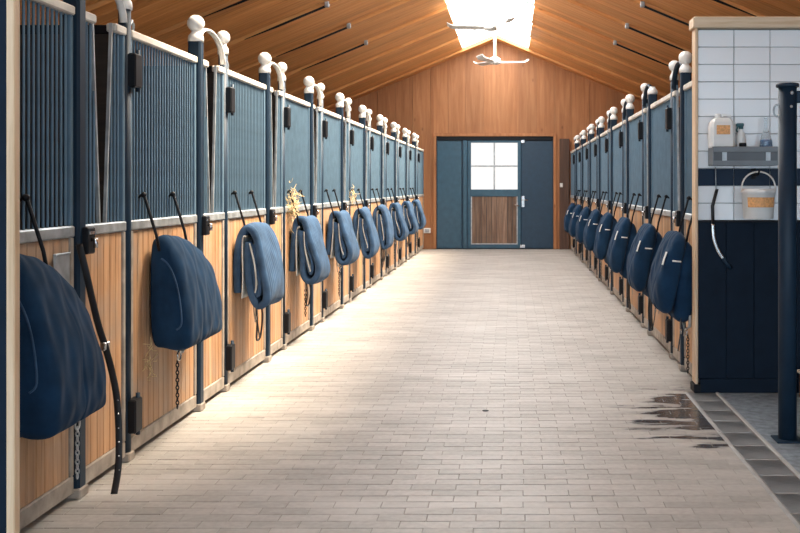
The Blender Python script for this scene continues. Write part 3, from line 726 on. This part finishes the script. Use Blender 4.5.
# shelf
t = thing('wall_shelf', 'grey metal wall shelf with raised rim on the white tiles', 'shelf', (px(740), YT - .004, pz(166)))
hw = .232
obj('tray', MB().box(-hw, hw, -.17, 0, 0, .012, .003), 'greymetal', t)
obj('rim', MB().box(-hw, hw, -.176, -.17, 0.0, .035).box(-hw, hw, -.176, -.168, .095, .135, .003).box(-hw, -hw + .006, -.17, 0, 0, .135).box(hw - .006, hw, -.17, 0, 0, .135), 'greymetal', t)
obj('shelf_plate', MB().box(-hw + .006, hw - .006, -.168, 0, .118, .128), 'greymetal', t)
for i in range(2): obj('divider', MB().box(-.016, .016, -.175, -.169, .035, .095), 'galv', t, (-.15 + i * .31, 0, 0))
obj('front_panel', MB().box(-hw + .006, hw - .006, -.1685, -.1655, .012, .118), 'smoky', t)
obj('back_plate', MB().box(-hw, hw, -.008, 0, .01, .12), 'greymetal', t)
ZS = pz(166) + .128; YS = YT - .09
# canister
t = thing('canister', 'white plastic canister with orange label standing on the grey shelf', 'canister', (px(721.5, YS), YS, ZS))
m = MB(); W_, D_ = .088, .065
def rr(wx, wy, c): return [(-wx + c, -wy), (wx - c, -wy), (wx, -wy + c), (wx, wy - c), (wx - c, wy), (-wx + c, wy), (-wx, wy - c), (-wx, -wy + c)]
lv = [(0, .96), (.01, 1), (.15, .99), (.185, .9), (.205, .72), (.212, .6)]
vs = []; fs = []
for z, s in lv: vs += [(x * s, y * s, z) for x, y in rr(W_, D_, .02)]
for i in range(len(lv) - 1):
    for k in range(8): j = (k + 1) % 8; fs.append((i * 8 + k, i * 8 + j, i * 8 + 8 + j, i * 8 + 8 + k))
fs += [tuple(range(7, -1, -1)), tuple(range(len(lv) * 8 - 8, len(lv) * 8))]
m.add(vs, fs); obj('body', m, 'plastic', t)
obj('screw_cap', MB().lathe([(.024, .210), (.024, .24), (.02, .244)], -.025, 0, 16), 'plastic', t)
obj('handle', MB().tube([(.0, 0, .20), (.01, 0, .235), (.06, 0, .232), (.075, 0, .18)], .009), 'plastic', t)
lb = obj('label', MB().box(-.048, .048, -W_ * 0 - .0672, -.0652, .095, .16), 'orange', t); lb['label'] = 'orange printed label'
# spray bottle
t = thing('spray_bottle', 'trigger spray bottle with dark teal head on the shelf beside the canister', 'bottle', (px(741, YS), YS, ZS))
obj('body', MB().lathe([(.03, 0), (.033, .01), (.033, .08), (.026, .105), (.013, .125), (.013, .14)], 0, 0, 18), 'plastic', t)
obj('trigger_head', MB().box(-.035, .02, -.014, .014, .152, .178, .006).lathe([(.017, .136), (.017, .155)], 0, 0, 12).tube([(-.022, 0, .155), (-.032, 0, .13), (-.026, 0, .112)], .006), 'teal', t)
tag(obj('tape_roll', MB().lathe([(.01, 0), (.024, 0), (.026, .02), (.024, .034), (.01, .034)], 0, 0, 18), 'black', None, (px(743, YT - .15), YT - .143, ZS)), 'small black round tub in front of the spray bottle', 'tub')
# flask
t = thing('flask', 'clear cone-shaped flask with blue liquid at the end of the shelf', 'flask', (px(766, YS), YS, ZS))
obj('glass', MB().lathe([(.04, 0), (.047, .008), (.044, .05), (.018, .13), (.013, .15), (.013, .215), (.018, .22)], 0, 0, 20), 'bottle', t)
obj('liquid', MB().lathe([(.038, .006), (.042, .012), (.040, .05), (.036, .06)], 0, 0, 18), 'liquid', t)
# hook + bucket
YB = YT - .155; t = thing('bucket', 'white plastic bucket with orange label hanging by its handle on the tiles', 'bucket', (px(758.5, YB), YB, pz(219, YB)))
hB = .215
obj('body', MB().lathe([(.100, 0), (.104, .006), (.118, hB - .03), (.124, hB - .028), (.124, hB - .012), (.119, hB - .01), (.119, hB), (.113, hB), (.098, .01), (.01, .008)], 0, 0, 28), 'plastic', t)
obj('handle', MB().tube([(.122 * math.cos(a) * (1 if True else 1), .0 , hB - .02 + .142 * math.sin(a) ** .8 if math.sin(a) > 0 else hB - .02) for a in [math.pi * i / 16 for i in range(17)]], .006, 8), 'white', t)
lbm = MB(); vs = []; fs = []
for i in range(9):
    a = -math.pi / 2 + (-.95 + 1.9 * i / 8)
    for z, r in ((.085, .1115), (.155, .1165)): vs.append((r * math.cos(a), r * math.sin(a), z))
for i in range(8): fs.append((2 * i, 2 * i + 2, 2 * i + 3, 2 * i + 1))
lbm.add(vs, fs, True); obj('label', lbm, 'orange', t)['label'] = 'orange printed label'
hk = thing('wall_hook', 'small black hook on the navy tile row holding the bucket', 'hook', (px(758.5, YB), YT - .004, pz(219, YB) + hB + .118))
obj('plate', MB().box(-.018, .018, -.006, 0, -.05, .03, .002), 'black', hk); obj('arm', MB().tube([(0, 0, -.02), (0, -.10, -.02), (0, -.16, -.012), (0, -.175, .02)], .007), 'black', hk)
# scraper on a dark strap
t = thing('sweat_scraper', 'curved silver scraper hanging from a dark strap below the shelf', 'scraper', (px(716), YT - .03, pz(268)))
zz0 = pz(268)
P = lambda u, v, y=YT - .03: (px(u, y) - px(716), y - YT + .03, pz(v, y) - zz0)
obj('cord', MB().tube([P(715.5, 167), P(716, 190)], .004), 'galv', t)
obj('strap', MB().tube([P(717, 189), P(712.5, 206), P(713, 226)], .004, 8, rx=.012), 'leather', t)
obj('blade', MB().tube(crom([P(713, 224), P(714, 238), P(718, 250), P(723.5, 259)], 5), .006, 8, rx=.015), 'chrome', t)
obj('grip', MB().tube([P(723, 258), P(727, 264), P(731.5, 268.5)], [.015, .017, .015], 8), 'navy', t)

# ---------------------------------------------------------------- wash-bay post
YP = 5.9; XP = (787.5 - PU) * YP / F
t = thing('tether_post', 'thick round navy steel post with flat cap standing on the bay floor', 'post', (XP, YP, 0))
obj('shaft', MB().lathe([(.0535, 0), (.0535, 2.085)], 0, 0, 28), 'navy', t)
obj('cap', MB().lathe([(.066, 2.083), (.068, 2.09), (.066, 2.102), (.05, 2.106)], 0, 0, 28), 'navy', t)
obj('base_plate', MB().box(-.08, .08, -.08, .08, 0, .012, .003), 'navy', t)
obj('tether_ring', MB().tube([(-.062 - .02 * math.sin(a), .0, 1.945 + .035 * math.cos(a)) for a in [math.pi * 2 * i / 14 for i in range(15)]], .006, 6, cap=False), 'galv', t)
obj('bolt', MB().sphere((.012, -.053, 2.045), .011, 10, 6).sphere((.008, -.053, 1.965), .009, 10, 6), 'galv', t)
obj('arm', MB().box(.045, .17, -.025, .025, 1.99, 2.06, .006), 'navy', t)
obj('side_rail', MB().lathe([(.045, 0.0), (.045, 2.07), (.03, 2.08)], .125, 0, 20), 'navy', t)
# wooden crate behind it
t = thing('wooden_crate', 'brown wooden crate with pale lid standing behind the navy bay post', 'crate', (2.22, 6.98, 0))
for i in range(2): obj('side_board', MB().box(-.19, .19, -.13, -.115, .01 + .085 * i, .085 + .085 * i, .004), 'darkwood', t)
obj('body', MB().box(-.18, .18, -.115, .13, 0, .175), 'darkwood', t); obj('lid', MB().box(-.2, .2, -.14, .14, .178, .195, .004), 'cap', t)

# ---------------------------------------------------------------- long strap and latch gear at the first navy post
def apt(u, v, X): Y = X * F / (u - PU); return (X, Y, EYE - (v - PV) * Y / F)
t = thing('lead_strap', 'long black leather strap trailing from the first navy post to the paving', 'strap', (-1.99, 4.78, 0))
c = Vector(t.location)
pts = [apt(79, 244, -2.06), apt(86, 272, -2.03), apt(97, 320, -2.0), apt(105, 346, -1.97), apt(112, 372, -1.95), apt(117, 400, -1.93), apt(119, 440, -1.915), apt(118, 470, -1.905), apt(114, 494, -1.90)]
pts = [tuple(Vector(p) - c) for p in pts]
obj('strap', MB().tube(crom(pts, 4), .004, 8, rx=.017), 'leather', t)
obj('buckle', MB().box(-.012, .012, -.03, .03, -.02, .02, .004), 'chrome', t, tuple(Vector(pts[3])))
em = MB().sphere((0, 0, 0), .005, 6, 4).mesh('eyelet')
for i in range(6):
    a, b = pts[5], pts[7]; f = i / 5; obj('eyelet', em, 'chrome', t, (a[0] + (b[0] - a[0]) * f + .006, a[1] + (b[1] - a[1]) * f, a[2] + (b[2] - a[2]) * f))
t = thing('tether_chain', 'short chain with ring hanging low on the first navy post', 'chain', (XL + .055, 4.80, 0))
m = MB(); chain(m, 0, -.06, .36, .12); obj('links', m, 'galv', t); obj('ring', ring(MB(), (0, -.06, .37), .025, .005), 'galv', t)
t = thing('name_plate', 'grey metal plate on the dark door beside the first latch', 'plate', (XL + .03, 4.62, 1.10))
obj('plate', MB().box(-.004, .008, -.075, .08, -.1, .09, .004), 'galv', t); obj('rim', MB().box(.006, .012, -.075, .08, .078, .09, .002).box(.006, .012, -.075, .08, -.1, -.088, .002), 'galv', t)

# ---------------------------------------------------------------- ceiling fans
def fan(Y, Z, D_, rot, label):
    t = thing('ceiling_fan', label, 'fan', (RX, Y, Z), 'ceiling fans under the ridge')
    top = RZ - Z
    obj('rod', MB().lathe([(.03, .04), (.03, top + .01)], 0, 0, 10), 'white', t)
    obj('canopy', MB().lathe([(.05, top - .14), (.09, top - .06), (.09, top)], 0, 0, 16), 'white', t)
    obj('motor', MB().lathe([(.06, -.08), (.12, -.06), (.13, 0), (.12, .05), (.05, .09)], 0, 0, 20), 'white', t)
    for i in range(3):
        vs = []; fs = []; n = 8
        for j in range(n + 1):
            r = .1 + (D_ / 2 - .1) * j / n; w_ = .05 + .03 * math.sin(j / n * 2.2); lift = .05 * max(0, (j / n - .8) / .2) ** 2 + .01 * j / n
            vs += [(r, -w_, lift - .02), (r, w_, lift + .02), (r, w_, lift + .032), (r, -w_, lift - .008)]
        for j in range(n):
            for k in range(4): q = (k + 1) % 4; fs.append((j * 4 + k, j * 4 + q, j * 4 + 4 + q, j * 4 + 4 + k))
        fs += [(3, 2, 1, 0), tuple(n * 4 + k for k in range(4))]
        obj('blade', MB().add(vs, fs), 'white', t, (0, 0, -.03), (0, 0, rot + i * 2 * math.pi / 3))
fan(22.0, 4.25, 1.50, math.radians(5), 'white three-bladed ceiling fan hanging closest to the end wall')
fan(17.4, 4.28, 1.50, math.radians(60), 'white ceiling fan under the skylight, farther from the end wall')

# ---------------------------------------------------------------- hay
def hay(name, label, loc, n, size, seed, spread):
    rnd = random.Random(seed); m = MB()
    for i in range(n):
        p = Vector((rnd.gauss(0, spread[0]), rnd.gauss(0, spread[1]), rnd.gauss(0, spread[2])))
        d = Vector((rnd.gauss(0, .5), rnd.gauss(0, 1), rnd.gauss(0, .9) - .2)).normalized() * size * rnd.uniform(.5, 1.2)
        mid = p + d * .5 + Vector((rnd.gauss(0, .01), 0, -.01))
        m.tube([p, mid, p + d], .0025, 3, cap=False)
    o = tag(obj(name, m, 'hay', None, loc), label, 'hay'); stuff(o)
hay('hay_tuft', 'tuft of dry hay poking through the bars above the third blanket row', (XL + .05, 9.45, 1.33), 170, .09, 3, (.016, .07, .075))
hay('hay_tuft', 'smaller tuft of hay caught on the dado rail further along', (XL + .05, 12.95, 1.36), 60, .07, 5, (.014, .06, .05))
hay('hay_wisps', 'few loose straws stuck to the planks of the second stall door', (XL + .024, 5.75, .50), 26, .09, 8, (.004, .05, .05))
tag(obj('floor_scrap', MB().lathe([(.022, .001), (.02, .004), (.008, .006)], 0, 0, 9), 'leather', None, ((485.5 - PU) / F * EYE * F / (411 - PV), EYE * F / (411 - PV), 0.001)), 'tiny dark scrap lying on the open paving', 'scrap')
